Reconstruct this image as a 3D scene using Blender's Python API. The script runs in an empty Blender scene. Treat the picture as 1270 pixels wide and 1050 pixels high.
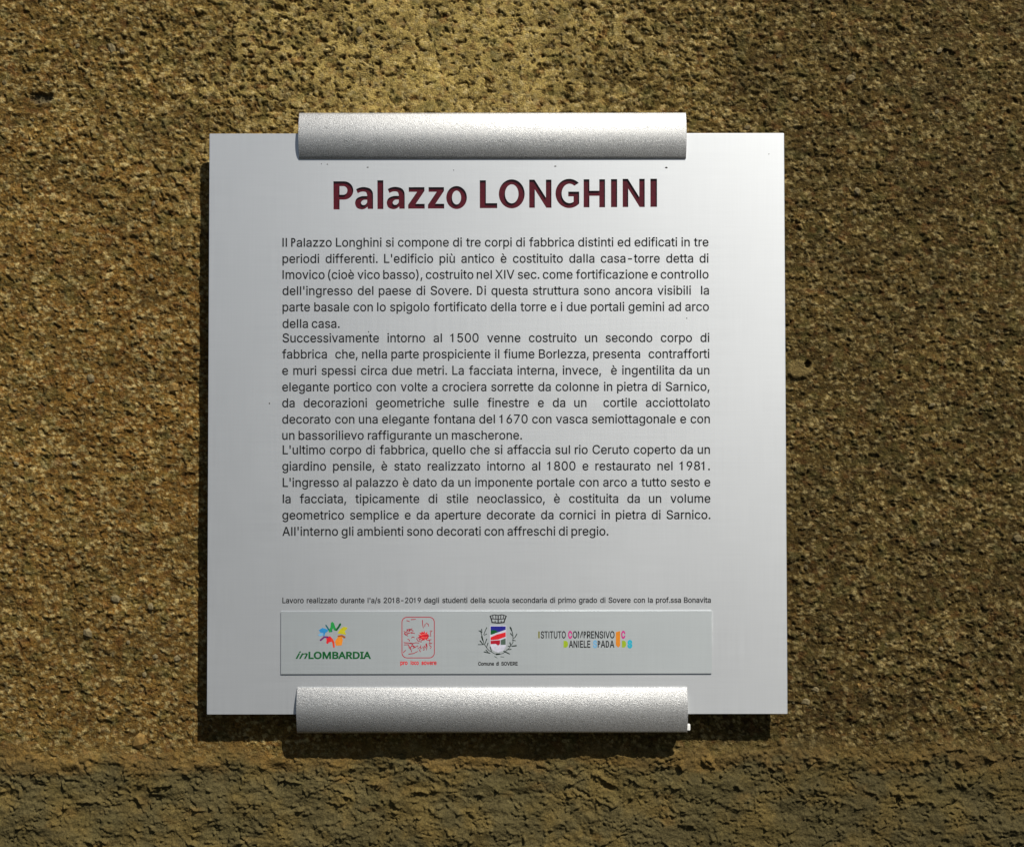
import bpy, bmesh, math, random
import numpy as np
from mathutils import Vector

sc = bpy.context.scene
COL = sc.collection
rng = np.random.default_rng(7)
random.seed(7)

# ------------------------------------------------------------------ camera
Z0 = 1.60                                   # height of the sign's centre above the street
cam = bpy.data.cameras.new('camera')
cam.sensor_fit = 'HORIZONTAL'
cam.sensor_width = 36.0
cam.lens = 36.0 * 1500.0 / 1270.0
cam.clip_start = 0.02
cam.clip_end = 200.0
camo = bpy.data.objects.new('camera', cam)
COL.objects.link(camo)
camo.location = (0.01299, -1.04614, Z0 - 0.02388)
camo.rotation_euler = (math.radians(90 + 1.2537), math.radians(0.057), 0)
sc.camera = camo

# ------------------------------------------------------------------ light
sun_to = Vector((0.70, -1.0, 1.46)).normalized()
elev = math.asin(sun_to.z)
azim = math.atan2(sun_to.x, sun_to.y)
world = bpy.data.worlds.new('World')
sc.world = world
world.use_nodes = True
wt = world.node_tree
sky = wt.nodes.new('ShaderNodeTexSky')
sky.sky_type = 'NISHITA'
sky.sun_disc = False
sky.sun_elevation = elev
sky.sun_rotation = azim
bg = wt.nodes['Background']
wt.links.new(sky.outputs[0], bg.inputs[0])
bg.inputs[1].default_value = 0.05
sl = bpy.data.lights.new('sun', 'SUN')
sl.energy = 5.0
sl.angle = math.radians(0.5)
sl.color = (1.0, 0.955, 0.87)
so = bpy.data.objects.new('sun', sl)
COL.objects.link(so)
so.rotation_euler = sun_to.to_track_quat('Z', 'Y').to_euler()
sc.view_settings.view_transform = 'Standard'
sc.view_settings.look = 'None'
sc.view_settings.exposure = 0.0
sc.view_settings.gamma = 1.0

# ------------------------------------------------------------------ helpers
S = 0.5 / 717.0                             # metres per unit of the sign's drawing (717 units = 0.5 m)


def lin(c):
    return tuple((x / 12.92 if x <= .04045 else ((x + .055) / 1.055) ** 2.4) for x in [v / 255 for v in c])


# the sign's own drawing plane: measured off the photo, rectified to the flat panel
Ch = np.array([camo.location.x, camo.location.y, -0.02388])
_p = 0.0218804
_R = np.array([[1, 0, 0], [0, math.cos(_p), -math.sin(_p)], [0, math.sin(_p), math.cos(_p)]])


def PX(u, v, y=0.0):
    d = _R @ np.array([(u - 635) / 1500., 1.0, -(v - 525) / 1500.])
    t = (y - Ch[1]) / d[1]
    q = Ch + d * t
    return (float(q[0]), float(q[2]))


def empty(name, loc=(0, 0, 0)):
    o = bpy.data.objects.new(name, None)
    o.empty_display_size = 0.05
    COL.objects.link(o)
    o.location = loc
    return o


def link(name, me, mats, parent=None, smooth=False):
    for m in (mats if isinstance(mats, (list, tuple)) else [mats]):
        me.materials.append(m)
    if smooth:
        me.polygons.foreach_set('use_smooth', [True] * len(me.polygons))
    o = bpy.data.objects.new(name, me)
    COL.objects.link(o)
    o.parent = parent
    return o


def curve_mesh(polys, y_front, depth=0.0, fill='BOTH', bevel=0.0):
    """2-D outlines (x, z) -> filled slab mesh between y_front and y_front+depth, holes by even-odd."""
    c = bpy.data.curves.new('outline', 'CURVE')
    c.dimensions = '2D'
    c.fill_mode = fill
    c.extrude = depth / 2
    for P in polys:
        s = c.splines.new('POLY')
        s.points.add(len(P) - 1)
        for k, (x, z) in enumerate(P):
            s.points[k].co = (x, z, 0, 1)
        s.use_cyclic_u = True
    o = bpy.data.objects.new('outline', c)
    COL.objects.link(o)
    dg = bpy.context.evaluated_depsgraph_get()
    me = bpy.data.meshes.new_from_object(o.evaluated_get(dg))
    bpy.data.objects.remove(o)
    bpy.data.curves.remove(c)
    n = len(me.vertices)
    a = np.empty(n * 3, np.float32)
    me.vertices.foreach_get('co', a)
    a = a.reshape(-1, 3)
    b = np.empty_like(a)
    b[:, 0] = a[:, 0]
    b[:, 2] = a[:, 1]
    b[:, 1] = y_front + depth / 2 - a[:, 2]
    me.vertices.foreach_set('co', b.ravel())
    me.update()
    me.materials.clear()
    return me


def bm_mesh(bm, name='piece'):
    bmesh.ops.recalc_face_normals(bm, faces=bm.faces)
    me = bpy.data.meshes.new(name)
    bm.to_mesh(me)
    bm.free()
    return me


# ------------------------------------------------------------------ materials
def new_mat(name):
    m = bpy.data.materials.new(name)
    m.use_nodes = True
    nt = m.node_tree
    return m, nt, nt.nodes['Principled BSDF']


def N(nt, kind, **kw):
    n = nt.nodes.new(kind)
    for k, v in kw.items():
        setattr(n, k, v)
    return n


def metal(name, col, metallic, rough, brush=True, aniso=0.0, along='Z', speckle=0.0, spec=0.5, grain_scale=900, bump=0.00003):
    m, nt, b = new_mat(name)
    L = nt.links.new
    tc = N(nt, 'ShaderNodeTexCoord')
    b.inputs['Metallic'].default_value = metallic
    b.inputs['Specular IOR Level'].default_value = spec
    if aniso:                                # brushed sideways: the glint spreads up and down
        cb = N(nt, 'ShaderNodeCombineXYZ')
        cb.inputs['XYZ'.index(along)].default_value = 1.0
        L(cb.outputs[0], b.inputs['Tangent'])
        b.inputs['Anisotropic'].default_value = aniso
    # colour: faint mottling + brushed lines
    mp = N(nt, 'ShaderNodeMapping')
    mp.inputs['Scale'].default_value = (18, 18, 700) if brush else (60, 60, 60)
    L(tc.outputs['Object'], mp.inputs[0])
    nz = N(nt, 'ShaderNodeTexNoise')
    nz.inputs['Scale'].default_value = 1.0
    nz.inputs['Detail'].default_value = 4
    L(mp.outputs[0], nz.inputs[0])
    mp2 = N(nt, 'ShaderNodeMapping')
    mp2.inputs['Scale'].default_value = (700, 18, 18)
    L(tc.outputs['Object'], mp2.inputs[0])
    nz2 = N(nt, 'ShaderNodeTexNoise')
    nz2.inputs['Scale'].default_value = 1.0
    nz2.inputs['Detail'].default_value = 3
    L(mp2.outputs[0], nz2.inputs[0])
    nz3 = N(nt, 'ShaderNodeTexNoise')
    nz3.inputs['Scale'].default_value = 7.0
    nz3.inputs['Detail'].default_value = 5
    L(tc.outputs['Object'], nz3.inputs[0])
    add = N(nt, 'ShaderNodeMath', operation='ADD')
    L(nz.outputs[0], add.inputs[0])
    L(nz2.outputs[0], add.inputs[1])
    add2 = N(nt, 'ShaderNodeMath', operation='ADD')
    L(add.outputs[0], add2.inputs[0])
    L(nz3.outputs[0], add2.inputs[1])
    rm = N(nt, 'ShaderNodeMapRange')
    rm.inputs[1].default_value = 1.1
    rm.inputs[2].default_value = 1.9
    rm.inputs[3].default_value = rough - .018
    rm.inputs[4].default_value = rough + .018
    L(add2.outputs[0], rm.inputs[0])
    L(rm.outputs[0], b.inputs['Roughness'])
    cr = N(nt, 'ShaderNodeMapRange')
    cr.inputs[1].default_value = 1.1
    cr.inputs[2].default_value = 1.9
    cr.inputs[3].default_value = .955
    cr.inputs[4].default_value = 1.0
    L(add2.outputs[0], cr.inputs[0])
    gn = N(nt, 'ShaderNodeTexNoise')
    gn.inputs['Scale'].default_value = grain_scale
    gn.inputs['Detail'].default_value = 2
    L(tc.outputs['Object'], gn.inputs[0])
    mx = N(nt, 'ShaderNodeVectorMath', operation='SCALE')
    mx.inputs[0].default_value = lin(col)
    last = cr.outputs[0]
    if speckle:
        sr = N(nt, 'ShaderNodeMapRange')
        sr.inputs[1].default_value = .3
        sr.inputs[2].default_value = .7
        sr.inputs[3].default_value = 1 - speckle
        sr.inputs[4].default_value = 1.0
        L(gn.outputs[0], sr.inputs[0])
        mm = N(nt, 'ShaderNodeMath', operation='MULTIPLY')
        L(last, mm.inputs[0])
        L(sr.outputs[0], mm.inputs[1])
        last = mm.outputs[0]
    L(last, mx.inputs[3])
    L(mx.outputs[0], b.inputs['Base Color'])
    bp = N(nt, 'ShaderNodeBump')
    bp.inputs['Strength'].default_value = 1.0
    bp.inputs['Distance'].default_value = bump
    L(gn.outputs[0], bp.inputs['Height'])
    L(bp.outputs[0], b.inputs['Normal'])
    return m


def paint(name, col, rough=0.5, var=0.12, spec=0.3):
    m, nt, b = new_mat(name)
    L = nt.links.new
    tc = N(nt, 'ShaderNodeTexCoord')
    nz = N(nt, 'ShaderNodeTexNoise')
    nz.inputs['Scale'].default_value = 500
    nz.inputs['Detail'].default_value = 3
    L(tc.outputs['Object'], nz.inputs[0])
    mr = N(nt, 'ShaderNodeMapRange')
    mr.inputs[1].default_value = .3
    mr.inputs[2].default_value = .7
    mr.inputs[3].default_value = 1 - var
    mr.inputs[4].default_value = 1 + var
    L(nz.outputs[0], mr.inputs[0])
    mx = N(nt, 'ShaderNodeVectorMath', operation='SCALE')
    mx.inputs[0].default_value = lin(col)
    L(mr.outputs[0], mx.inputs[3])
    L(mx.outputs[0], b.inputs['Base Color'])
    b.inputs['Roughness'].default_value = rough
    b.inputs['Specular IOR Level'].default_value = spec
    return m


M_PANEL = metal('satin_silver_sheet', (220, 223, 226), 0.86, 0.56, aniso=0.34)
M_PLATE = metal('satin_grey_sheet', (212, 218, 220), 0.86, 0.57, aniso=0.34)
M_CLIP = metal('blasted_aluminium', (250, 250, 249), 0.74, 0.53, brush=False, aniso=0.65, along='X', speckle=.62, grain_scale=1700, bump=0.00040)
M_INK = paint('black_ink', (28, 28, 30), .6)
M_RED = paint('oxblood_enamel', (82, 8, 24), .35, .25, .5)
M_WHITE = paint('white_nylon', (235, 235, 232), .4)
M_DIRT = paint('dark_speck', (60, 55, 50), .7)

# ------------------------------------------------------------------ the wall
_perm = rng.permutation(4096)


def h2(i, j, k=0):
    return _perm[(_perm[(_perm[(i + 17 * k) & 4095] + j) & 4095] + 31 * k) & 4095]


def rnd(i, j, k=0):
    return h2(i, j, k) / 4095.0


def perlin(x, y, k=0):
    xi = np.floor(x).astype(np.int64)
    yi = np.floor(y).astype(np.int64)
    xf = x - xi
    yf = y - yi
    u = xf * xf * xf * (xf * (xf * 6 - 15) + 10)
    v = yf * yf * yf * (yf * (yf * 6 - 15) + 10)

    def g(a, b, dx, dy):
        t = h2(a, b, k) * (2 * math.pi / 4096)
        return np.cos(t) * dx + np.sin(t) * dy
    n00 = g(xi, yi, xf, yf)
    n10 = g(xi + 1, yi, xf - 1, yf)
    n01 = g(xi, yi + 1, xf, yf - 1)
    n11 = g(xi + 1, yi + 1, xf - 1, yf - 1)
    return 1.45 * ((n00 * (1 - u) + n10 * u) * (1 - v) + (n01 * (1 - u) + n11 * u) * v)


def fbm(x, y, o=3, k=0, gain=.5):
    s = 0
    a = 1
    t = 0
    for i in range(o):
        s = s + a * perlin(x, y, k + i)
        t += a
        a *= gain
        x = x * 2.03 + 5.1
        y = y * 2.03 + 1.7
    return s / t * 1.3


def sstep(a, b, x):
    t = np.clip((x - a) / (b - a), 0, 1)
    return t * t * (3 - 2 * t)


def cells(x, y, k=0):
    """F1, F2 distances and the cell's random value and offset vector."""
    xi = np.floor(x).astype(np.int64)
    yi = np.floor(y).astype(np.int64)
    f1 = np.full(x.shape, 9.0)
    f2 = np.full(x.shape, 9.0)
    idr = np.zeros(x.shape)
    dx = np.zeros(x.shape)
    dy = np.zeros(x.shape)
    for a in (-1, 0, 1):
        for b in (-1, 0, 1):
            ci = xi + a
            cj = yi + b
            px = ci + rnd(ci, cj, k) - x
            py = cj + rnd(ci, cj, k + 3) - y
            d = np.sqrt(px * px + py * py)
            near = d < f1
            f2 = np.where(near, f1, np.minimum(f2, d))
            idr = np.where(near, rnd(ci, cj, k + 7), idr)
            dx = np.where(near, px, dx)
            dy = np.where(near, py, dy)
            f1 = np.where(near, d, f1)
    return f1, f2, idr, dx, dy


WALL_Y = 0.0172
# grid: fine where the photograph shows the wall, opening out beyond it
fx = np.arange(-90, 1362, 1.25)
fy = np.arange(-90, 1142, 1.25)


def widen(a, lo, hi):
    g = []
    st = 1.25
    x = a[-1]
    while x < hi:
        st *= 1.12
        x += st
        g.append(x)
    q = []
    st = 1.25
    x = a[0]
    while x > lo:
        st *= 1.12
        x -= st
        q.append(x)
    return np.array(q[::-1] + list(a) + g)


gx = widen(fx, -1500, 2800)
gy = widen(fy, -1300, 2400)
U, V = np.meshgrid(gx, gy)
ny, nx = U.shape
# (U, V): wall drawing units seen from the camera; to metres on the wall plane
wk = (WALL_Y + 1.04614) / 1500.0
Xw = 0.01299 + (U - 635) * wk
Zw = -0.02388 - (V - 525 - 32.8) * wk

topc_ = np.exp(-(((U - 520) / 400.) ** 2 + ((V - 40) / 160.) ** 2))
g1 = fbm((U + 3 * perlin(U / 9, V / 9, 5)) / 6.6, (V + 3 * perlin(U / 9 + 4, V / 9, 6)) / 5.0, 3, 1, .62)
g2 = fbm(U / 3.6 + 9, V / 3.1, 2, 11, .6)
big = fbm(U / 150, V / 130, 4, 21)
big2 = fbm(U / 60 + 3, V / 50, 3, 31)
mid = fbm(U / 26, V / 22, 3, 41)

# lower band of smoother mortar
edge = 926 + 14 * fbm(U / 70, V / 200, 3, 51) + 6 * fbm(U / 12, V / 12, 2, 55) - 6 * sstep(700, 1200, U)
band = sstep(-16, 22, V - edge + 7 * fbm(U / 14 + 4, V / 10, 3, 57))
# where the float has pressed the roughcast flat
press = 0.95 * np.exp(-(((U - 560) / 330.) ** 2 + ((V - 60) / 150.) ** 2))
press += 0.35 * np.exp(-(((U - 250) / 120.) ** 2 + ((V - 250) / 120.) ** 2))
press += 0.45 * np.exp(-(((U - 1170) / 110.) ** 2 + ((V - 830) / 110.) ** 2))
press += 0.25 * sstep(.0, .8, big2)
press += 0.22 * big + .16
pw = U + 4 * perlin(U / 11, V / 11, 61)
pv = V + 4 * perlin(U / 11 + 7, V / 11, 63)
sk = fbm(pw / 12.5, pv / 10.5, 4, 71, .6)
skin = sstep(.36, .45, sk + .60 * np.clip(press, 0, 1.1) + .05 * g2)
skin = skin * (1 - band)
# rough grains
f1, f2, cid, dx, dy = cells(U / 6.2 + .35 * g2, V / 5.0 + .3 * g1, 81)
dome = np.clip(1 - f1 * 1.25, 0, 1) ** .6 * (cid ** 1.5)
f1b, f2b, cidb, dxb, dyb = cells(U / 3.3, V / 2.9, 91)
grit = np.clip(1 - f1b * 1.3, 0, 1) * cidb
g3 = fbm(U / 2.6 + 70, V / 2.4, 2, 17, .6)
rug = .30 + 1.05 * sstep(-.45, .55, fbm(U / 24 + 8, V / 17, 4, 301, .6))      # some spots rougher than others
rough = (.72 * g1 + .42 * g2 + .62 * g3 + 1.7 * dome * sstep(.6, .95, cid) + .8 * grit) * rug * .74 + 1.5 * fbm(U / 17 + 2, V / 10 + 6, 3, 321, .6)
pitg = sstep(-.2, .5, fbm(U / 40 + 18, V / 34, 3, 311))
pits = sstep(.34 - .10 * topc_, .52 - .08 * topc_, fbm(U / 4.8 + 40, V / 4.3, 2, 101)) * (.6 + 1.7 * np.maximum(pitg * .8, topc_))
rough = rough - pits * (1 - .55 * skin)
flat = 1.9 + .22 * g1 + .22 * g2 + .6 * mid
h_up = rough * (1 - skin) + np.maximum(rough, flat) * skin + 1.8 * big2 + 1.5 * mid
h_up = h_up - 1.5
# flakes and trowel steps of the band
wu = U + 12 * perlin(U / 30, V / 30, 111) + 4 * perlin(U / 9, V / 9, 113)
wv = V + 12 * perlin(U / 30 + 5, V / 30, 112) + 4 * perlin(U / 9 + 5, V / 9, 114)
c1, c2, ci_, cdx, cdy = cells(wu / 42, wv / 24, 121)
tilt = (rnd((ci_ * 4000).astype(np.int64), 3, 5) - .5) * cdx * 3.0 + (ci_ - .35) * cdy * 4.0
e1, e2, ei_, edx, edy = cells(wu / 15 + 3, wv / 10, 131)
tilt2 = (ei_ - .4) * edy * 4.4 + (rnd((ei_ * 4000).astype(np.int64), 9, 5) - .5) * edx * 2.4
gate = sstep(.05, .45, fbm(U / 55, V / 40, 3, 141) + .25 * np.exp(-((V - edge - 22) / 22.) ** 2))
crk = fbm(wu / 34 + 11, wv / 26, 4, 151, .6)
crack = np.exp(-(crk / .030) ** 2) * sstep(.12, .35, fbm(U / 40 + 9, V / 40, 3, 155))
lump = np.clip(fbm(wu / 15, wv / 12, 3, 161) - .30, 0, 1) * 10 + np.clip(fbm(U / 8, V / 7, 2, 163) - .35, 0, 1) * 6
holes_ = sstep(.64, .78, fbm(wu / 15 + 77, wv / 8, 3, 165)) * 4
h_dn = .6 + 4.6 * fbm(U / 60, V / 36, 4, 171, .58) + tilt + tilt2 * gate + lump - 3.4 * crack - holes_ \
    + .8 * g1 * (.6 + .4 * gate) + .5 * g2 + .5 * g3 - .8 * pits * gate * .6
# ledge where the two coats meet
h_dn = h_dn + (2.2 + 2 * mid) * np.exp(-((V - edge - 12 - 8 * fbm(U / 30, V / 60, 2, 175)) / 11.) ** 2)
H = h_up * (1 - band) + h_dn * band
# a drilled hole with pale filler beside the sign, right
hole = np.hypot(U - 1003, V - 452)
pat = np.hypot((U - 993) / 17., (V - 458) / 11.) + .35 * g1
patch = 1 - sstep(.8, 1.15, pat)
H = H * (1 - .7 * patch) + 2.0 * patch
H = H - 13 * (1 - sstep(3.0, 4.8, hole + .8 * g2))
# a chipped nick upper left
nick = np.hypot((U - 48) / 15., (V - 118) / 8.) + .4 * g1
H = H - 5.0 * (1 - sstep(.55, 1.0, nick))
H = np.clip(H, -16, 12.0)
print('mean height', H.mean(), H.std())
H = H - 1.0
calm = sstep(10, 120, np.maximum(np.maximum(fx[0] - U, U - fx[-1]), np.maximum(fy[0] - V, V - fy[-1])))
H = H * (1 - .6 * calm)

# ---- base colours of plaster, skin and mortar
def C3(c):
    return np.array(lin(c))[None, None, :]


def mixc(a, b, t):
    return a * (1 - t[..., None]) + b * t[..., None]


left = 1 - sstep(250, 900, U + 120 * big)
ochre = sstep(-.1, .6, big2 + .9 * np.exp(-(((U - 190) / 170.) ** 2 + ((V - 480) / 260.) ** 2)) + .5 * fbm(U / 40, V / 40, 2, 201) - .25)
base = mixc(C3((118, 99, 56)) + 0 * U[..., None], C3((142, 113, 62)), left)
base = mixc(base, C3((146, 108, 52)), ochre * (.25 + .35 * left))
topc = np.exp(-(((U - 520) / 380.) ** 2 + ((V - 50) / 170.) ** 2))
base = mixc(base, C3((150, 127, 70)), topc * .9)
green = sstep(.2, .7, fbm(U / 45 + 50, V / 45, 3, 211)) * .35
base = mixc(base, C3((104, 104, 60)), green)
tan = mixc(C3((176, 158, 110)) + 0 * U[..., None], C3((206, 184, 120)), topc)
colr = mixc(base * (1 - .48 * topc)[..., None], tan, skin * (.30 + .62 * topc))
# single pale and rusty grains
pale = sstep(.80, .9, cid) * sstep(.62, .3, f1) * (1 - band)
colr = mixc(colr, C3((216, 200, 156)), pale * .85)
palb = sstep(.86, .94, cidb) * (1 - .6 * band)
colr = mixc(colr, C3((214, 194, 146)), palb * .75)
rust = sstep(.93, .96, rnd((cid * 4000).astype(np.int64), 5, 9)) * (1 - band)
colr = mixc(colr, C3((150, 86, 48)), rust * .22)
# flecks of lighter and darker sand, in clumps
fl1 = fbm(pw / 7.0 + 31, pv / 5.2, 3, 231, .6)
fl2 = fbm(U / 3.4 + 61, V / 2.8, 2, 241, .6)
clump = .25 + 1.15 * sstep(-.4, .5, fbm(U / 26 + 3, V / 20, 4, 251, .6))
fleck = sstep(.18, .42, fl1 + .45 * fl2) * (1 - band) * clump
colr = mixc(colr, C3((204, 186, 138)), np.clip(fleck * .66, 0, 1))
darkf = sstep(.12, .42, -fl1 + .35 * fl2 - .1) * (1 - band) * (1 - .5 * skin)
colr = mixc(colr, C3((74, 58, 30)), darkf * .8)
dark = sstep(.1, .45, -g1 - .3 * g2) * (1 - band)  # darker brown where the coarse relief lies low
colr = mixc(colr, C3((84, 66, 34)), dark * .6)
mott = fbm(U / 19 + 13, V / 14 + 5, 4, 331, .62)
colr = colr * (1 + .10 * big + .10 * mid + .46 * mott)[..., None]
mossy = sstep(.1, .55, fbm(U / 24 + 90, V / 20, 3, 341))
colr = mixc(colr, C3((98, 104, 60)), mossy * .35)
ruddy = sstep(.25, .6, fbm(U / 20 + 60, V / 16, 3, 351))
colr = mixc(colr, C3((140, 92, 56)), ruddy * .35)
bandc = mixc(C3((98, 91, 66)) + 0 * U[..., None], C3((112, 99, 64)), sstep(-.3, .5, big2 + .4 * mid))
bandc = mixc(bandc, C3((136, 104, 56)), sstep(.0, .6, fbm(U / 50 + 33, V / 30, 3, 261) + .8 * np.exp(-((V - edge - 5) / 25.) ** 2) - .25) * .32)
bandc = mixc(bandc, C3((92, 86, 58)), sstep(.0, .6, fbm(U / 70 + 21, V / 50, 3, 221)) * .5)
bandc = bandc * (1 + .12 * mid + .12 * g1 + .12 * g3)[..., None]
colr = mixc(colr, bandc, band)
colr = mixc(colr, C3((186, 166, 118)) * (1 + .25 * g2 + .2 * g3)[..., None], patch * .8)
colr = mixc(colr, C3((120, 116, 104)), (1 - sstep(.5, 1.3, nick)) * .7)
right_dark = sstep(760, 1020, U + 130 * big + 50 * mid) * (1 - .35 * np.exp(-(((U - 1190) / 120.) ** 2 + ((V - 830) / 120.) ** 2)))  # wall colour darker towards the right, less so around one lower patch
low = sstep(560, 800, V + 90 * big2) * (1 - band)
colr = colr * (1 - .30 * right_dark * (1 - .45 * band) - .13 * low)[..., None]
colr = colr * (1 + .34 * fbm(U / 75 + 13, V / 60, 3, 271) * (1 - .4 * band))[..., None]
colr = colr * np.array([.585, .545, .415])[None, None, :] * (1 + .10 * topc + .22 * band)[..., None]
colr = np.clip(colr, .004, .85)


def grid_part(name, sel, mat, parent):
    """mesh of the grid quads selected by the boolean (ny-1, nx-1) mask"""
    idx = np.arange(ny * nx).reshape(ny, nx)
    q = np.stack([idx[:-1, :-1], idx[1:, :-1], idx[1:, 1:], idx[:-1, 1:]], -1)[sel]
    used, inv = np.unique(q.ravel(), return_inverse=True)
    co = np.stack([Xw.ravel(), (WALL_Y - H * S).ravel(), Zw.ravel()], 1)[used]
    cc = colr.reshape(-1, 3)[used]
    me = bpy.data.meshes.new(name)
    me.vertices.add(len(used))
    me.vertices.foreach_set('co', co.astype(np.float32).ravel())
    nq = len(q)
    me.loops.add(nq * 4)
    me.loops.foreach_set('vertex_index', inv.astype(np.int32).ravel())
    me.polygons.add(nq)
    me.polygons.foreach_set('loop_start', np.arange(0, nq * 4, 4, dtype=np.int32))
    me.update(calc_edges=True)
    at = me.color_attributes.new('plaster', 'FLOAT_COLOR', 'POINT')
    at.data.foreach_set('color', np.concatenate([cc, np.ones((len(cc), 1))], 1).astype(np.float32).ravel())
    me.polygons.foreach_set('use_smooth', np.ones(nq, bool))
    return link(name, me, mat, parent)


def plaster_material(name, bump):
    m, nt, b = new_mat(name)
    L = nt.links.new
    at = N(nt, 'ShaderNodeVertexColor', layer_name='plaster')
    tc = N(nt, 'ShaderNodeTexCoord')
    n1 = N(nt, 'ShaderNodeTexNoise')
    n1.inputs['Scale'].default_value = 760
    n1.inputs['Detail'].default_value = 5
    n1.inputs['Roughness'].default_value = .65
    L(tc.outputs['Object'], n1.inputs[0])
    mr = N(nt, 'ShaderNodeMapRange')
    mr.inputs[1].default_value = .3
    mr.inputs[2].default_value = .7
    mr.inputs[3].default_value = .46
    mr.inputs[4].default_value = 1.56
    L(n1.outputs[0], mr.inputs[0])
    sca = N(nt, 'ShaderNodeVectorMath', operation='SCALE')
    L(at.outputs[0], sca.inputs[0])
    L(mr.outputs[0], sca.inputs[3])
    L(sca.outputs[0], b.inputs['Base Color'])
    b.inputs['Roughness'].default_value = .9
    b.inputs['Specular IOR Level'].default_value = .15
    n2 = N(nt, 'ShaderNodeTexNoise')
    n2.inputs['Scale'].default_value = 900
    n2.inputs['Detail'].default_value = 4
    L(tc.outputs['Object'], n2.inputs[0])
    bp = N(nt, 'ShaderNodeBump')
    bp.inputs['Distance'].default_value = bump
    L(n2.outputs[0], bp.inputs['Height'])
    L(bp.outputs[0], b.inputs['Normal'])
    return m


wall = empty('rendered_wall', (0, 0, Z0))
wall['label'] = 'ochre brown roughcast wall with a smoother mortar band low down, behind the sign'
wall['category'] = 'wall'
qb = band[:-1, :-1] > .5
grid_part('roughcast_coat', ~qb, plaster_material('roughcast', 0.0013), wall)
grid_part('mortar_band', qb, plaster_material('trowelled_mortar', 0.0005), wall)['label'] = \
    'smoother grey olive mortar band along the bottom'

# stones of the aggregate that stand out of the roughcast
def stone_mesh(seed):
    r = random.Random(seed)
    bm = bmesh.new()
    bmesh.ops.create_icosphere(bm, subdivisions=1, radius=1)
    for v in bm.verts:
        v.co *= r.uniform(.78, 1.15)
    me = bm_mesh(bm, 'stone')
    return me


def stone_mat(name, c):
    m, nt, b = new_mat(name)
    L = nt.links.new
    tc = N(nt, 'ShaderNodeTexCoord')
    n1 = N(nt, 'ShaderNodeTexNoise')
    n1.inputs['Scale'].default_value = 2.2
    n1.inputs['Detail'].default_value = 5
    L(tc.outputs['Object'], n1.inputs[0])
    mr = N(nt, 'ShaderNodeMapRange')
    mr.inputs[1].default_value = .3
    mr.inputs[2].default_value = .7
    mr.inputs[3].default_value = .4
    mr.inputs[4].default_value = 1.0
    L(n1.outputs[0], mr.inputs[0])
    sca = N(nt, 'ShaderNodeVectorMath', operation='SCALE')
    sca.inputs[0].default_value = lin(c)
    L(mr.outputs[0], sca.inputs[3])
    L(sca.outputs[0], b.inputs['Base Color'])
    b.inputs['Roughness'].default_value = .85
    b.inputs['Specular IOR Level'].default_value = .2
    bp = N(nt, 'ShaderNodeBump')
    bp.inputs['Distance'].default_value = .0003
    L(n1.outputs[0], bp.inputs['Height'])
    L(bp.outputs[0], b.inputs['Normal'])
    return m


smats = [stone_mat('pale_stone', (140, 126, 92)), stone_mat('ochre_stone', (158, 126, 70)), stone_mat('grey_stone', (116, 102, 70))]
smesh = []
for k in range(9):
    me = stone_mesh(k)
    me.materials.append(smats[k % 3])
    smesh.append(me)
known = [(110, 783, 7.5, 0), (133, 774, 5, 1), (143, 741, 6.5, 0), (214, 480, 8.5, 1), (221, 814, 5, 0), (193, 812, 4.5, 0),
         (187, 751, 5, 0), (160, 795, 4, 0), (135, 55, 6, 0), (148, 60, 5, 0), (445, 33, 5, 0), (1058, 95, 6, 0), (1062, 90, 5, 2),
         (1170, 60, 5.5, 0), (1037, 14, 6, 1), (1158, 672, 6, 2), (1262, 668, 7, 2), (1066, 236, 6, 0), (990, 120, 5, 0),
         (111, 467, 6, 0), (112, 557, 5, 1), (92, 573, 4, 0), (20, 573, 5, 0), (997, 868, 6, 0), (175, 915, 10, 1)]
R = random.Random(5)
pts = [k for k in known]
while len(pts) < 120:
    u, v = R.uniform(0, 1270), R.uniform(0, 905)
    if 262 < u < 970 and 165 < v < 885:
        continue
    pts.append((u, v, R.choice([1.8, 2.2, 2.6, 3.2, 4.0]), R.randrange(3)))
for (u, v, r_, k) in pts:
    i = int(np.searchsorted(gx, u)); j = int(np.searchsorted(gy, v))
    hh = H[max(0, j - 1):j + 2, max(0, i - 1):i + 2].mean()
    o = bpy.data.objects.new('aggregate_stone', smesh[R.choice([k, k + 3, k + 6])])
    COL.objects.link(o)
    o.parent = wall
    rr = r_ * S
    o.scale = (rr * R.uniform(.8, 1.25), rr * .5, rr * R.uniform(.65, 1.0))
    o.rotation_euler = (0, R.uniform(0, 6.28), 0)
    o.location = (Xw[j, i], WALL_Y - min(hh, 9) * S - rr * .05, Zw[j, i])

# ------------------------------------------------------------------ the sign
sign = empty('information_sign', (0, 0, Z0))
sign['label'] = 'square silver metal sign with dark red title and black Italian text on brown wall'
sign['category'] = 'sign'

HW, HH = 0.25, 0.2512
TH = 0.003


def offset_poly(P, d):
    """mitre offset; positive grows a counter-clockwise outline"""
    P = [Vector(p) for p in P]
    n = len(P)
    out = []
    for i in range(n):
        a = (P[i] - P[i - 1]).normalized()
        b = (P[(i + 1) % n] - P[i]).normalized()
        na = Vector((a.y, -a.x))
        nb = Vector((b.y, -b.x))
        m_ = na + nb
        k = max(.4, m_.dot(na))
        out.append(tuple(P[i] + m_ * (d / k)))
    return out


def area(P):
    return sum(P[i - 1][0] * P[i][1] - P[i][0] * P[i - 1][1] for i in range(len(P))) / 2


def arc(cx, cy, rx, ry, a0, a1, n=18):
    return [(cx + rx * math.cos(math.radians(a0 + (a1 - a0) * t / n)), cy + ry * math.sin(math.radians(a0 + (a1 - a0) * t / n)))
            for t in range(n + 1)]


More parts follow.
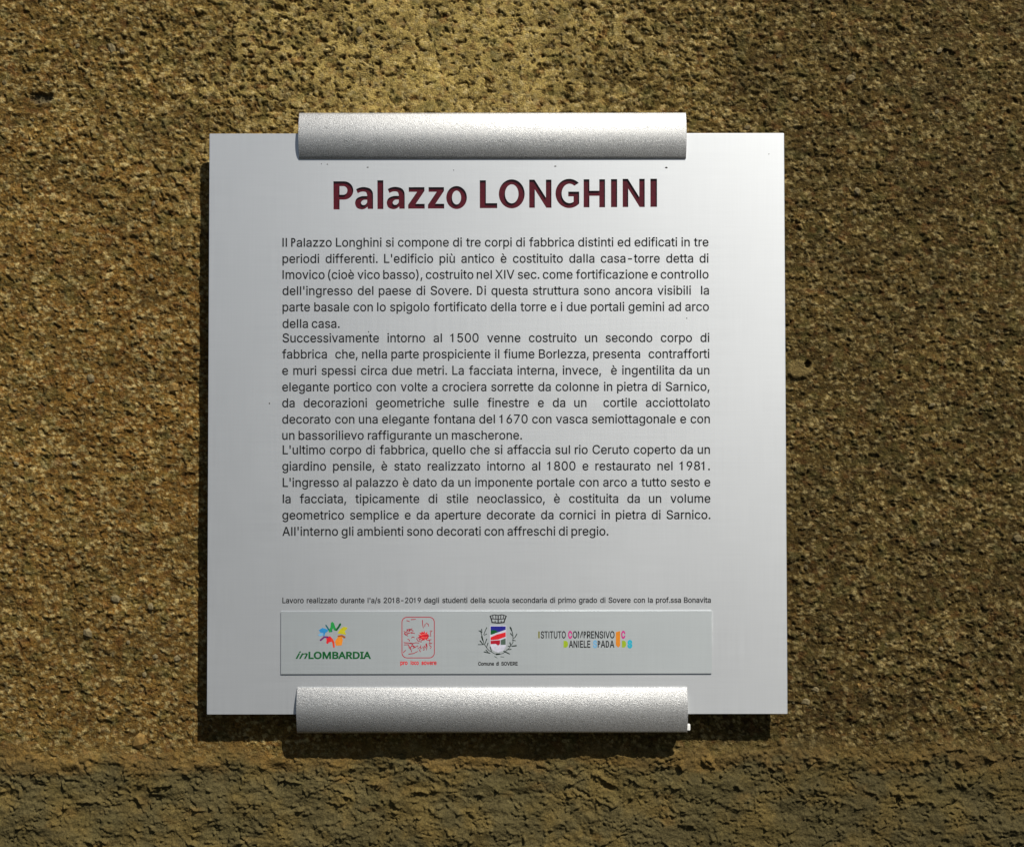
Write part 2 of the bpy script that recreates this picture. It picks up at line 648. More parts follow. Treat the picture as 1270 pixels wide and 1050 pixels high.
def smooth_path(pts, n=5):
    """closed path; points flagged True (third value) are corners"""
    m_ = len(pts)
    out = []
    for i in range(m_):
        p0, p1, p2, p3 = pts[i - 1], pts[i], pts[(i + 1) % m_], pts[(i + 2) % m_]
        c1, c2 = len(p1) > 2, len(p2) > 2
        if c1 and c2:
            out.append(p1[:2])
            continue
        P0 = Vector(p1[:2]) * 2 - Vector(p2[:2]) if c1 else Vector(p0[:2])
        P3 = Vector(p2[:2]) * 2 - Vector(p1[:2]) if c2 else Vector(p3[:2])
        P1, P2 = Vector(p1[:2]), Vector(p2[:2])
        for k in range(n):
            t = k / n
            q = .5 * ((2 * P1) + (P2 - P0) * t + (2 * P0 - 5 * P1 + 4 * P2 - P3) * t * t + (3 * P1 - P0 - 3 * P2 + P3) * t ** 3)
            out.append(tuple(q))
    return out


def glyph(ch):
    """bold humanist outlines, origin at the lower left of the letter's box -> (width, height, outlines)"""
    if ch in 'lI':
        return 7.4, 35.5, [[(0, 0), (7.4, 0), (7.4, 35.5), (0, 35.5)]]
    if ch == 'L':
        return 21.5, 35, [[(0, 0), (21.5, 0), (21.5, 6.2), (7.5, 6.2), (7.5, 35), (0, 35)]]
    if ch == 'H':
        return 26.5, 34.6, [[(0, 0), (7.1, 0), (7.1, 14.2), (19.4, 14.2), (19.4, 0), (26.5, 0), (26.5, 34.6), (19.4, 34.6),
                             (19.4, 20.4), (7.1, 20.4), (7.1, 34.6), (0, 34.6)]]
    if ch == 'N':
        return 27.5, 34.6, [[(0, 0), (6.9, 0), (6.9, 22.6), (21.2, 0), (27.5, 0), (27.5, 34.6), (20.7, 34.6), (20.7, 12.3),
                             (6.5, 34.6), (0, 34.6)]]
    if ch == 'z':
        return 20.5, 26.4, [[(0, 0), (20.5, 0), (20.5, 5.8), (9.3, 5.8), (20.2, 21.8), (20.2, 26.4), (.8, 26.4), (.8, 20.7),
                             (11.1, 20.7), (0, 4.6)]]
    if ch == 'O':
        return 32, 35.7, [arc(16, 17.85, 16, 17.85, 0, 360, 44)[:-1], arc(16, 17.85, 8.4, 11.7, 360, 0, 36)[:-1]]
    if ch == 'o':
        return 25.5, 28.4, [arc(12.75, 14.2, 12.75, 14.2, 0, 360, 36)[:-1], arc(12.75, 14.2, 5.7, 8.6, 360, 0, 28)[:-1]]
    if ch == 'P':
        o = [(0, 0), (7.5, 0), (7.5, 12.2), (12.6, 12.2)] + arc(13.2, 23.6, 11.4, 11.4, -88, 88, 16) + [(12.6, 35), (0, 35)]
        i = [(7.5, 18.2), (7.5, 29)] + arc(12.4, 23.6, 4.9, 5.4, 90, -90, 10)
        return 24.6, 35, [o, i]
    if ch == 'G':
        o = arc(17, 18, 17, 18, 46, 316, 34) + [(29.3, 7.6), (29.3, 20.2), (15.8, 20.2), (15.8, 14.4), (22.4, 14.4), (22.4, 8.0)]
        o += arc(17.3, 18, 9.7, 12.0, 303, 52, 26)
        return 29.3, 36, [o]
    if ch == 'a':
        c = True
        o = smooth_path([(22.3, .5, c), (15.7, .5, c), (15.4, 3.3, c), (12.2, .8), (7.6, 0), (2.2, 2.0), (0, 7.6), (2.0, 13.2),
                         (8.0, 16.0), (15.0, 16.3, c), (15.0, 17.6, c), (13.7, 20.9), (10.2, 21.9), (6.6, 21.4), (3.2, 19.9, c),
                         (1.3, 24.8, c), (5.6, 26.7), (11.4, 27.4), (18.2, 25.7), (21.7, 21.5), (22.3, 16.5, c)])
        i = smooth_path([(15.0, 11.8, c), (10.0, 11.4), (7.3, 8.2), (9.2, 5.4), (12.6, 5.7), (15.0, 8.4, c)])
        return 22.3, 27.4, [o, i]


TITLE = [('P', 413.9, 438.5, 224.8, 259.6), ('a', 440.7, 463.0, 232.0, 259.5), ('l', 468.4, 475.7, 223.6, 259.2),
         ('a', 480.0, 502.2, 231.8, 259.3), ('z', 506.5, 527.0, 232.2, 258.7), ('z', 531.1, 551.2, 232.2, 258.6),
         ('o', 553.8, 579.3, 230.8, 259.3), ('L', 595.4, 616.9, 223.7, 258.2), ('O', 619.0, 651.0, 222.6, 258.5),
         ('N', 656.7, 684.2, 223.0, 257.8), ('G', 689.3, 718.6, 222.0, 258.2), ('H', 724.2, 750.7, 222.6, 257.3),
         ('I', 758.1, 765.7, 222.4, 257.1), ('N', 772.6, 799.9, 222.1, 257.0), ('I', 807.0, 815.1, 222.0, 256.8)]
holes = []
letters = []
for (ch, x0, x1, yt, yb) in TITLE:
    w_, h_, polys = glyph(ch)
    P3 = []
    for P in polys:
        Q = [PX(x0 + p[0] / w_ * (x1 - x0), yb - p[1] / h_ * (yb - yt)) for p in P]
        P3.append(Q)
    letters.append((ch, P3))
    for n_, Q in enumerate(P3):
        ccw = area(Q) > 0
        grow = 0.00004 * (1 if n_ == 0 else -1)
        holes.append(offset_poly(Q, grow if ccw else -grow))

rc = 0.0008
outer = []
for (sx, sz, a0) in ((1, 1, 0), (-1, 1, 90), (-1, -1, 180), (1, -1, 270)):
    outer += arc(sx * (HW - rc), sz * (HH - rc), rc, rc, a0, a0 + 90, 4)
panel_me = curve_mesh([outer] + holes, 0.0, TH)
bm = bmesh.new()
bm.from_mesh(panel_me)
bmesh.ops.remove_doubles(bm, verts=bm.verts, dist=1e-7)
rim_e = []
for e in bm.edges:
    p, q = e.verts[0].co, e.verts[1].co
    if abs(p.y) < 1e-5 and abs(q.y) < 1e-5 and len(e.link_faces) == 2 and e.calc_face_angle(0) > 1.2:
        if all(abs(c.x) > HW - .0009 or abs(c.z) > HH - .0009 for c in (p, q)):
            rim_e.append(e)
bmesh.ops.bevel(bm, geom=rim_e, offset=.00035, segments=2, affect='EDGES')
bm.to_mesh(panel_me)
bm.free()
panel = link('panel', panel_me, M_PANEL, sign)
for ch, P3 in letters:
    me = curve_mesh(P3, 0.00003, 0.0012, fill='NONE')
    # floor of the engraved letter
    fl = curve_mesh(P3, 0.00123, 0.0, fill='BACK')
    bm = bmesh.new()
    bm.from_mesh(me)
    bm.from_mesh(fl)
    m2 = bm_mesh(bm, 'letter')
    link('title_letter', m2, M_RED, sign)

# ---- lettering
FD = bpy.utils.system_resource('DATAFILES', path='fonts')


def load_font(n):
    try:
        return bpy.data.fonts.load(FD + '/' + n)
    except Exception:
        return None


F_SANS = load_font('Inter.woff2')
F_HUM = load_font('NotoSansHebrew-Regular.woff2') or F_SANS
_cache = {}


STEM = 0.0


def raw_text(txt, font, res=2):
    c = bpy.data.curves.new('word', 'FONT')
    if font:
        c.font = font
    c.body = txt
    c.size = 1.0
    c.resolution_u = res
    o = bpy.data.objects.new('word', c)
    COL.objects.link(o)
    dg = bpy.context.evaluated_depsgraph_get()
    me = bpy.data.meshes.new_from_object(o.evaluated_get(dg))
    bpy.data.objects.remove(o)
    bpy.data.curves.remove(c)
    n = len(me.vertices)
    a = np.zeros(n * 3, np.float32)
    me.vertices.foreach_get('co', a)
    return me, a.reshape(-1, 3)


_fm = {}


def metrics(font):
    """size that makes capitals 1 high, ascender height, thin stem width"""
    k = font.name if font else ''
    if k not in _fm:
        me, a = raw_text('H', font)
        cap = a[:, 1].max()
        me2, d = raw_text('d', font)
        me3, hh = raw_text('HH', font)
        me4, w = raw_text('-', font)
        xs = np.sort(np.unique(np.round(a[:, 0], 5)))
        stem = float(xs[1] - xs[0])
        for m_ in (me, me2, me3, me4):
            bpy.data.meshes.remove(m_)
        _fm[k] = (float(cap), float(d[:, 1].max()), stem, float(np.ptp(hh[:, 0])))
    return _fm[k]


def char_mesh(ch, font, bold):
    """one character with capitals 1 unit high -> verts, faces, left, advance"""
    key = (ch, font.name if font else '', bold)
    if key in _cache:
        return _cache[key]
    cap, asc, stem, hh = metrics(font)
    if ch in 'lI1' and font is F_SANS:
        w = stem / cap + 2 * bold
        h = (asc / cap if ch == 'l' else 1.0) + (0 if ch == 'l' else 0)
        if ch == '1':
            V_ = [(.24, 0), (.24 + w, 0), (.24 + w, 1), (.24 + w * .35, 1), (.20, .86), (.04, .79), (.04, .79 - w * .8), (.24, .79 - w * .3)]
            r_ = (V_, [[0, 1, 2, 3, 4, 5, 6, 7]], .0, .76)
        else:
            sb = .095 if ch == 'l' else .115
            r_ = ([(sb, 0), (sb + w, 0), (sb + w, h), (sb, h)], [[0, 1, 2, 3]], 0, w + 2 * sb)
        _cache[key] = r_
        return r_
    if ch in 'PD' and font is F_SANS:
        t = stem / cap + 2 * bold
        tb = t * .92
        if ch == 'P':
            xr, yb, adv_ = .62, .42, .70
        else:
            xr, yb, adv_ = .78, 0.0, .90
        ym = (1 + yb) / 2
        ry = (1 - yb) / 2
        x0 = .10
        xs_ = xr - min(ry, .34)
        V_ = [(x0, 0), (x0 + t, 0), (x0 + t, 1), (x0, 1), (x0 + t, 1 - tb), (xs_, 1 - tb), (xs_, 1), (x0 + t, yb), (xs_, yb), (xs_, yb + tb), (x0 + t, yb + tb)]
        F_ = [[0, 1, 2, 3], [4, 5, 6, 2], [7, 8, 9, 10]]
        n0 = len(V_)
        for k in range(15):
            a_ = math.radians(90 - 12 * 180 / 12 * k / 14)
            V_.append((xs_ + (xr - xs_) * math.cos(a_), ym + ry * math.sin(a_)))
            V_.append((xs_ + (xr - xs_ - t) * math.cos(a_), ym + (ry - tb) * math.sin(a_)))
        for k in range(14):
            F_.append([n0 + 2 * k, n0 + 2 * k + 1, n0 + 2 * k + 3, n0 + 2 * k + 2])
        _cache[key] = (V_, F_, 0, adv_)
        return _cache[key]
    me, a = raw_text(ch, font, 3 if ch in 'DdPpbqBRO' else 2)
    m2, b2 = raw_text('H' + ch + 'H', font)
    adv = (float(np.ptp(b2[:, 0])) - hh) / cap
    bpy.data.meshes.remove(m2)
    bm = bmesh.new()
    bm.from_mesh(me)
    bpy.data.meshes.remove(me)
    bmesh.ops.remove_doubles(bm, verts=bm.verts, dist=1e-5)
    nrm = {}
    edges = [e for e in bm.edges if len(e.link_faces) == 1]
    for e in edges:
        f = e.link_faces[0]
        p, q = e.verts
        t = (q.co - p.co)
        if t.length < 1e-7:
            continue
        t.normalize()
        nn = Vector((t.y, -t.x, 0))
        # the filled side is where the face's third corner lies
        third = [v for v in f.verts if v is not p and v is not q][0]
        if nn.dot(third.co - p.co) > 0:
            nn = -nn
        for v in (p, q):
            nrm.setdefault(v.index, []).append(nn)
    verts = [(v.co.x / cap, v.co.y / cap) for v in bm.verts]
    faces = [[v.index for v in f.verts] for f in bm.faces]
    mp = {}
    for vi, ns in nrm.items():
        s_ = ns[0].copy()
        for q in ns[1:]:
            s_ += q
        k = s_.dot(ns[0]) if len(ns) > 1 else 1.0
        off = s_ * (bold / max(k, .55))
        if off.length > bold * 1.5:
            off = off.normalized() * bold * 1.5
        mp[vi] = len(verts)
        verts.append((verts[vi][0] + off.x, verts[vi][1] + off.y))
    if bold > 0:
        for e in edges:
            p, q = e.verts[0].index, e.verts[1].index
            if p in mp and q in mp:
                faces.append([p, q, mp[q], mp[p]])
    bm.free()
    _cache[key] = (verts, faces, 0.0, adv)
    return _cache[key]


def word_mesh(txt, font, bold, track=0.0):
    key = ('w', txt, font.name if font else '', bold, track)
    if key in _cache:
        return _cache[key]
    V_, F_ = [], []
    x = 0.0
    for ch in txt:
        vs, fs, _, adv = char_mesh(ch, font, bold)
        n0 = len(V_)
        V_ += [(x + a, b) for a, b in vs]
        F_ += [[n0 + i for i in f] for f in fs]
        x += adv + track
    xs = [v[0] for v in V_] or [0]
    _cache[key] = (V_, F_, min(xs), max(xs))
    return _cache[key]


def text_block(name, items, mat, parent, y, size, hs, bold, font, shear=0.0):
    """items: (word, x0, baseline) in sign drawing units; hs = horizontal scale"""
    V_, F_ = [], []
    for (txt, x0, base, hsw) in items:
        vs, fs, a, b = word_mesh(txt, font, bold)
        if hsw > 100:                        # given as the right end: fit the word between x0 and x1
            hsw = (hsw - x0) / (size * (b - a))
        n0 = len(V_)
        for (x, z) in vs:
            X, Z = PX(x0 + (x - a + shear * z) * size * hsw, base - z * size)
            V_.append((X, y, Z))
        F_ += [[n0 + i for i in f] for f in fs]
    me = bpy.data.meshes.new('lettering')
    me.from_pydata(V_, [], F_)
    me.update()
    return link(name, me, mat, parent)


def justified(line, x0, x1, base, size, hs, font, bold):
    """spread the words of a line from x0 to x1; '~' marks a wider gap"""
    words = line.replace('~', '~ ').split(' ')
    ws = []
    wt = []
    for w in words:
        k = 1.0
        if w.endswith('~'):
            w = w[:-1]
            k = 1.9
        vs, fs, a, b = word_mesh(w, font, bold)
        ws.append((w, (b - a) * size * hs))
        wt.append(k)
    tot = sum(w[1] for w in ws)
    gaps = sum(wt[:-1]) or 1
    g = (x1 - x0 - tot) / gaps
    f = 1.0
    if g < 3.5:                              # tight line: squeeze the letters a little
        f = (x1 - x0 - 3.5 * gaps) / tot
        g = 3.5
    if g > 11.5:                             # loose line: widen the letters a little
        f = min(1.05, (x1 - x0 - 11.5 * gaps) / tot)
        g = (x1 - x0 - tot * f) / gaps
    out = []
    x = x0
    for (w, wd), k in zip(ws, wt):
        out.append((w, x, base, hs * f))
        x += wd * f + g * k
    print('line %-30s gap %.1f f %.3f' % (line[:30], g, f))
    return out


LINES = [
    ("Il Palazzo Longhini si compone di tre corpi di fabbrica distinti ed edificati in tre", 350.5, 879, 305.8),
    ("periodi differenti. L'edificio più antico è costituito dalla casa-torre detta di", 350.5, 879, 325.9),
    ("Imovico (cioè vico basso), costruito nel XIV sec. come fortificazione e controllo", 350.5, 879, 345.7),
    ("dell'ingresso del paese di Sovere. Di questa struttura sono ancora visibili~la", 350.5, 879.5, 365.6),
    ("parte basale con lo spigolo fortificato della torre e i due portali gemini ad arco", 350.5, 879.5, 385.8),
    ("della casa.", 350.5, 421.5, 406.3),
    ("Successivamente intorno al 1500 venne costruito un secondo corpo di", 350.5, 880, 424.2),
    ("fabbrica~che, nella parte prospiciente il fiume Borlezza, presenta~contrafforti", 350.0, 880, 444.2),
    ("e muri spessi circa due metri. La facciata interna, invece,~è ingentilita da un", 350.0, 880, 464.5),
    ("elegante portico con volte a crociera sorrette da colonne in pietra di Sarnico,", 350.0, 880, 484.8),
    ("da decorazioni geometriche sulle finestre e da un~cortile acciottolato", 350.0, 880.5, 504.6),
    ("decorato con una elegante fontana del 1670 con vasca semiottagonale e con", 350.0, 880.5, 524.8),
    ("un bassorilievo raffigurante un mascherone.", 350.0, 647.5, 544.8),
    ("L'ultimo corpo di fabbrica, quello che si affaccia sul rio Ceruto coperto da un", 350.5, 880.5, 562.8),
    ("giardino pensile, è stato realizzato intorno al 1800 e restaurato nel 1981.", 350.0, 880.5, 583.0),
    ("L'ingresso al palazzo è dato da un imponente portale con arco a tutto sesto e", 350.5, 881, 603.2),
    ("la facciata, tipicamente di stile neoclassico, è costituita da un volume", 350.5, 881, 623.4),
    ("geometrico semplice e da aperture decorate da cornici in pietra di Sarnico.", 350.0, 881, 643.6),
    ("All'interno gli ambienti sono decorati con affreschi di pregio.", 350.0, 754.5, 663.8),
]
TS = 10.9
HS = 0.975
for (ln, x0, x1, base) in LINES:
    it = justified(ln, x0, x1, base, TS, HS, F_SANS, .019)
    text_block('text_line', it, M_INK, sign, -0.00006, TS, HS, .020, F_SANS)
it = justified("Lavoro realizzato durante l'a/s 2018-2019 dagli studenti della scuola secondaria di primo grado di Sovere con la prof.ssa Bonavita",
               350, 881.5, 747.2, 6.6, .93, F_SANS, .036)
text_block('text_line', it, M_INK, sign, -0.00006, 6.6, .93, .030, F_SANS)

# ---- plate with the five marks
PT = 0.0011
a_ = PX(348.6, 757.6)
b_ = PX(882.2, 757.2)
c_ = PX(882.4, 834.6)
d_ = PX(348.4, 834.9)
PQ = [d_, c_, b_, a_]
plate = link('logo_plate', curve_mesh([PQ], -PT, PT - 0.00002), M_PLATE, sign)
PF = -PT - 0.00005


def ink_col(name, c):
    return paint(name, c, .5, .10)


G_D = ink_col('dark_green_ink', (16, 92, 46))
G_L = ink_col('green_ink', (38, 150, 72))
YL = ink_col('yellow_ink', (196, 188, 40))
OR = ink_col('orange_ink', (228, 140, 44))
BR = ink_col('brown_ink', (160, 84, 40))
RD = ink_col('red_ink', (218, 40, 48))
PU = ink_col('purple_ink', (110, 40, 112))
BL = ink_col('blue_ink', (48, 140, 200))
LB = ink_col('light_blue_ink', (120, 176, 214))
NV = ink_col('navy_ink', (40, 40, 140))
PK = ink_col('pink_ink', (204, 60, 140))
CY = ink_col('cyan_ink', (50, 180, 206))
LG = ink_col('lime_ink', (160, 184, 48))
WH = ink_col('white_ink', (206, 206, 220))
DR = ink_col('crimson_ink', (176, 28, 50))


def stroke_polys(pts, w0, w1=None):
    """tapered round-ended stroke as one outline"""
    w1 = w0 if w1 is None else w1
    n = len(pts)
    P = [Vector(p) for p in pts]
    Lf, Rt = [], []
    for i in range(n):
        d = (P[min(i + 1, n - 1)] - P[max(i - 1, 0)]).normalized()
        nn = Vector((-d.y, d.x))
        w = (w0 + (w1 - w0) * i / max(1, n - 1)) / 2
        Lf.append(tuple(P[i] + nn * w))
        Rt.append(tuple(P[i] - nn * w))
    d0 = (P[1] - P[0]).normalized()
    d1 = (P[-1] - P[-2]).normalized()
    return Lf + [tuple(P[-1] + d1 * w1 * .45)] + Rt[::-1] + [tuple(P[0] - d0 * w0 * .45)]


_lay = [0]


def flat(name, polys, mat, parent, lift=0):
    """printed shape(s): each outline an own n-gon, slightly stacked so that none share a plane"""
    V_, F_ = [], []
    for P in polys:
        y = PF - lift * 0.00002 - (_lay[0] % 7) * 0.000002
        _lay[0] += 1
        F_.append(list(range(len(V_), len(V_) + len(P))))
        for p in P:
            X, Z = PX(p[0], p[1])
            V_.append((X, y, Z))
    me = bpy.data.meshes.new('print')
    me.from_pydata(V_, [], F_)
    me.update()
    return link(name, me, mat, parent)


def z3(u, v):
    return (355 + u / 10.58, 755 + v / 10.58)


def z4(u, v):
    return (480 + u / 13.125, 755 + v / 13.125)


def z5(u, v):
    return (575 + u / 13.125, 755 + v / 13.125)


def st(f, pts, w0, w1=None):
    return stroke_polys([f(*p) for p in pts], w0, w1)


# mark one: ring of coloured figures
flat('petal', [st(z3, [(598, 285), (562, 268), (520, 205)], 2.4, 1.6)], ink_col('teal_ink', (22, 100, 112)), plate)
flat('petal', [st(z3, [(572, 285), (598, 240), (604, 175)], 3.6, 3.2), st(z3, [(606, 180), (640, 262), (664, 268)], 3.4, 2.4)], G_L, plate, 1)
flat('petal', [st(z3, [(655, 270), (688, 230), (710, 190)], 2.4, 2.6)], G_D, plate, 2)
flat('petal', [[z3(*p) for p in ((672, 312), (705, 262), (752, 226), (806, 236), (792, 262), (768, 284), (786, 330), (728, 322))]], YL, plate)
flat('petal', [[z3(*p) for p in ((690, 345), (735, 350), (742, 400), (728, 470), (655, 474), (640, 420), (655, 392))]], OR, plate)
flat('petal', [st(z3, [(680, 350), (730, 342), (768, 366)], 1.8, 2.6)], BR, plate, 1)
flat('petal', [[z3(*p) for p in ((520, 358), (575, 350), (606, 380), (598, 420), (560, 430), (545, 452), (525, 440), (530, 400))]], RD, plate)
flat('petal', [st(z3, [(596, 392), (618, 430), (626, 492)], 3.2, 2.2)], ink_col('scarlet_ink', (224, 70, 40)), plate, 1)
flat('petal', [st(z3, [(548, 362), (500, 360), (448, 404)], 2.0, 2.2)], PU, plate, 1)
flat('petal', [[z3(*p) for p in ((430, 268), (478, 240), (545, 262), (548, 285), (512, 308), (502, 350), (488, 350), (486, 306), (444, 300))]], BL, plate)
flat('petal', [[z3(*p) for p in ((415, 335), (448, 308), (480, 306), (484, 340), (446, 352))]], LB, plate, 1)
text_block('mark_lettering', [('LOMBARDIA', 382.6, 815.8, 460.2)], G_D, plate, PF, 8.1, 1, .060, F_HUM)
text_block('mark_lettering', [('in', 366.6, 815.8, 379.2)], G_D, plate, PF, 8.6, 1, .03, F_HUM, .38)


def fit_scale():
    pass


# mark two: red drawing in a round-cornered frame
def rrect(x0, y0, x1, y1, r, n=5):
    return (arc(x1 - r, y0 + r, r, r, -90, 0, n) + arc(x1 - r, y1 - r, r, r, 0, 90, n)
            + arc(x0 + r, y1 - r, r, r, 90, 180, n) + arc(x0 + r, y0 + r, r, r, 180, 270, n))


fo = [PX(*p) for p in rrect(498.0, 764.2, 539.0, 815.4, 6.5)]
fi = [PX(*p) for p in rrect(498.9, 765.1, 538.1, 814.5, 5.8)]
o = link('mark_frame', curve_mesh([fo, fi], PF, 0.0), DR, plate)
rs = random.Random(3)
spl = []
for k in range(26):
    a = k * 2 * math.pi / 26
    r = (5.4 if k % 2 else 8.2) * rs.uniform(.75, 1.12)
    spl.append((525.6 + r * math.cos(a) * .95, 788.2 + r * math.sin(a) * .85))
flat('mark_drawing', [spl], RD, plate)
scr = [[(575, 175), (578, 240), (590, 300)], [(620, 235), (612, 280)], [(640, 225), (672, 240), (676, 275)],
       [(320, 330), (370, 320), (430, 350), (400, 372), (330, 395), (325, 345)], [(700, 350), (735, 345), (705, 375), (710, 440)],
       [(275, 540), (350, 545), (400, 560), (470, 540), (520, 545)], [(280, 575), (350, 570)],
       [(430, 590), (390, 600), (385, 640), (400, 690)], [(430, 590), (455, 610), (420, 635)],
       [(455, 615), (500, 590), (505, 640), (545, 600), (560, 640), (585, 600), (600, 640)],
       [(640, 560), (650, 610), (640, 660)], [(690, 580), (720, 610), (700, 640)], [(350, 725), (430, 715), (500, 680)],
       [(265, 700), (305, 660)], [(320, 180), (365, 195)], [(390, 165), (465, 160)], [(480, 470), (500, 510), (560, 530)],
       [(660, 500), (720, 490)], [(590, 660), (610, 650)], [(690, 500), (700, 560)]]
for k in range(30):
    a0 = rs.uniform(0, 6.28)
    x0_, y0_ = rs.choice([(600, 430), (600, 430), (520, 610), (640, 560), (380, 360), (400, 560)])
    x0_ += rs.gauss(0, 45)
    y0_ += rs.gauss(0, 38)
    x0_ = min(740, max(270, x0_))
    y0_ = min(700, max(200, y0_))
    q = [(x0_, y0_)]
    for _ in range(3):
        a0 += rs.uniform(-1.1, 1.1)
        q.append((q[-1][0] + 20 * math.cos(a0), q[-1][1] + 16 * math.sin(a0)))
    scr.append(q)
flat('mark_drawing', [st(z4, p, .95, .7) for p in scr], DR, plate, 1)
flat('mark_drawing', [st(z4, [(540, 420), (600, 400), (640, 405)], .9, .6), st(z4, [(560, 455), (620, 460), (650, 450)], .8, .6)],
     ink_col('rose_ink', (236, 120, 110)), plate, 2)
text_block('mark_lettering', [('pro', 496.4, 823.4, 505.4), ('loco', 509.2, 823.4, 519.2), ('sovere', 522.4, 823.4, 541.4)], RD, plate, PF, 5.0, 1, .055, F_SANS)

# mark three: the town's arms
flat('arms_crown', [st(z5, p, w) for p, w in (
    ([(430, 110), (445, 150), (460, 205)], 1.4), ([(690, 110), (675, 150), (655, 205)], 1.4), ([(455, 212), (560, 222), (660, 212)], 1.5),
    ([(440, 150), (560, 165), (675, 150)], .9), ([(470, 100), (478, 150)], .9), ([(520, 95), (524, 150)], 1.0), ([(560, 105), (560, 210)], 1.3),
    ([(605, 95), (600, 150)], 1.0), ([(650, 100), (642, 150)], .9), ([(425, 110), (500, 88), (560, 100), (620, 86), (695, 110)], 1.0),
    ([(510, 180), (512, 212)], .9), ([(610, 180), (608, 212)], .9))], M_INK, plate)
sh = [z5(*p) for p in ((425, 262), (690, 262), (692, 560), (676, 625), (640, 672), (560, 702), (482, 672), (442, 625), (425, 560))]
flat('arms_shield', [sh], WH, plate)
flat('arms_shield', [[z5(*p) for p in ((436, 276), (682, 276), (682, 330), (560, 372), (436, 412))]], NV, plate, 1)
flat('arms_shield', [[z5(*p) for p in ((436, 340), (500, 335), (560, 362), (500, 395), (436, 414))]], G_D, plate, 2)
flat('arms_shield', [[z5(*p) for p in ((436, 455), (520, 415), (682, 370), (682, 445), (560, 490), (436, 500))]], RD, plate, 1)
flat('arms_shield', [[z5(*p) for p in ((436, 510), (590, 500), (590, 560), (560, 588), (520, 560), (436, 565))]], DR, plate, 2)
flat('arms_shield', [[z5(*p) for p in ((600, 500), (682, 470), (682, 575), (600, 575))]], ink_col('grey_green_ink', (84, 104, 92)), plate, 2)
br = []
for pts_, w in (
        ([(270, 345), (300, 440), (330, 560), (400, 660), (500, 720), (560, 735)], .9),
        ([(770, 300), (800, 420), (800, 540), (730, 640), (640, 715), (560, 735)], .9),
        ([(290, 320), (295, 380)], 1.2), ([(245, 345), (285, 370)], 1.0), ([(375, 295), (345, 360), (325, 410)], 1.0),
        ([(375, 400), (330, 420)], .9), ([(290, 440), (310, 510)], 1.6), ([(265, 510), (315, 570)], 1.4), ([(375, 480), (345, 560)], 1.1),
        ([(235, 572), (325, 572)], 1.0), ([(395, 545), (370, 620)], 1.1), ([(430, 610), (450, 680)], 1.3), ([(330, 690), (430, 715)], 1.3),
        ([(360, 660), (400, 700)], 1.1), ([(755, 290), (778, 350)], 1.6), ([(760, 390), (790, 430)], 1.3), ([(865, 400), (830, 460), (810, 470)], 1.1),
        ([(840, 510), (790, 500)], 1.0), ([(750, 540), (765, 590)], 1.4), ([(855, 590), (780, 600)], 1.6), ([(770, 650), (700, 655)], 1.1),
        ([(650, 680), (745, 725)], 1.5), ([(720, 600), (760, 600)], 1.0), ([(530, 730), (590, 725)], 2.2), ([(500, 765), (545, 790)], .7),
        ([(600, 770), (655, 775)], .7)):
    br.append(st(z5, pts_, w, w * .7))
flat('arms_branch', br, ink_col('black_green_ink', (30, 46, 38)), plate)
text_block('mark_lettering', [('Comune', 592.8, 824.4, 612.6), ('di', 615.0, 824.4, 618.6), ('SOVERE', 621.4, 824.4, 641.8)], M_INK, plate, PF, 4.3, 1, .055, F_SANS)

# mark four: school name
text_block('mark_lettering', [('STITUTO', 670.4, 790.8, 701.4), ('OMPRENSIVO', 710.0, 790.8, 761.8)], M_INK, plate, PF, 8.4, 1, .03, F_SANS)
text_block('mark_lettering', [('ANIELE', 705.2, 802.4, 731.8), ('PADA', 741.0, 802.4, 761.6)], M_INK, plate, PF, 8.4, 1, .03, F_SANS)
text_block('mark_lettering', [('I', 667.3, 790.8, 669.1)], ink_col('olive_ink', (128, 126, 52)), plate, PF, 8.4, 1, .05, F_SANS)
for it_ in (('C', 704.2, 790.8, 709.4), ('C', 770.0, 790.8, 775.2)):
    text_block('mark_lettering', [it_], PK, plate, PF, 8.4, 1, .09, F_SANS)
for it_ in (('D', 698.6, 802.4, 704.2), ('D', 771.0, 802.4, 776.2)):
    text_block('mark_lettering', [it_], LG, plate, PF, 8.4, 1, .11, F_SANS)
text_block('mark_lettering', [('S', 735.0, 802.4, 740.2)], LB, plate, PF, 8.4, 1, .08, F_SANS)
text_block('mark_lettering', [('S', 777.6, 802.4, 783.8)], CY, plate, PF, 8.4, 1, .12, F_SANS)
flat('mark_bar', [[(763.4, 783.4), (768.8, 781.8), (768.8, 800.2), (766.4, 802.4), (763.4, 799.5)]], OR, plate)

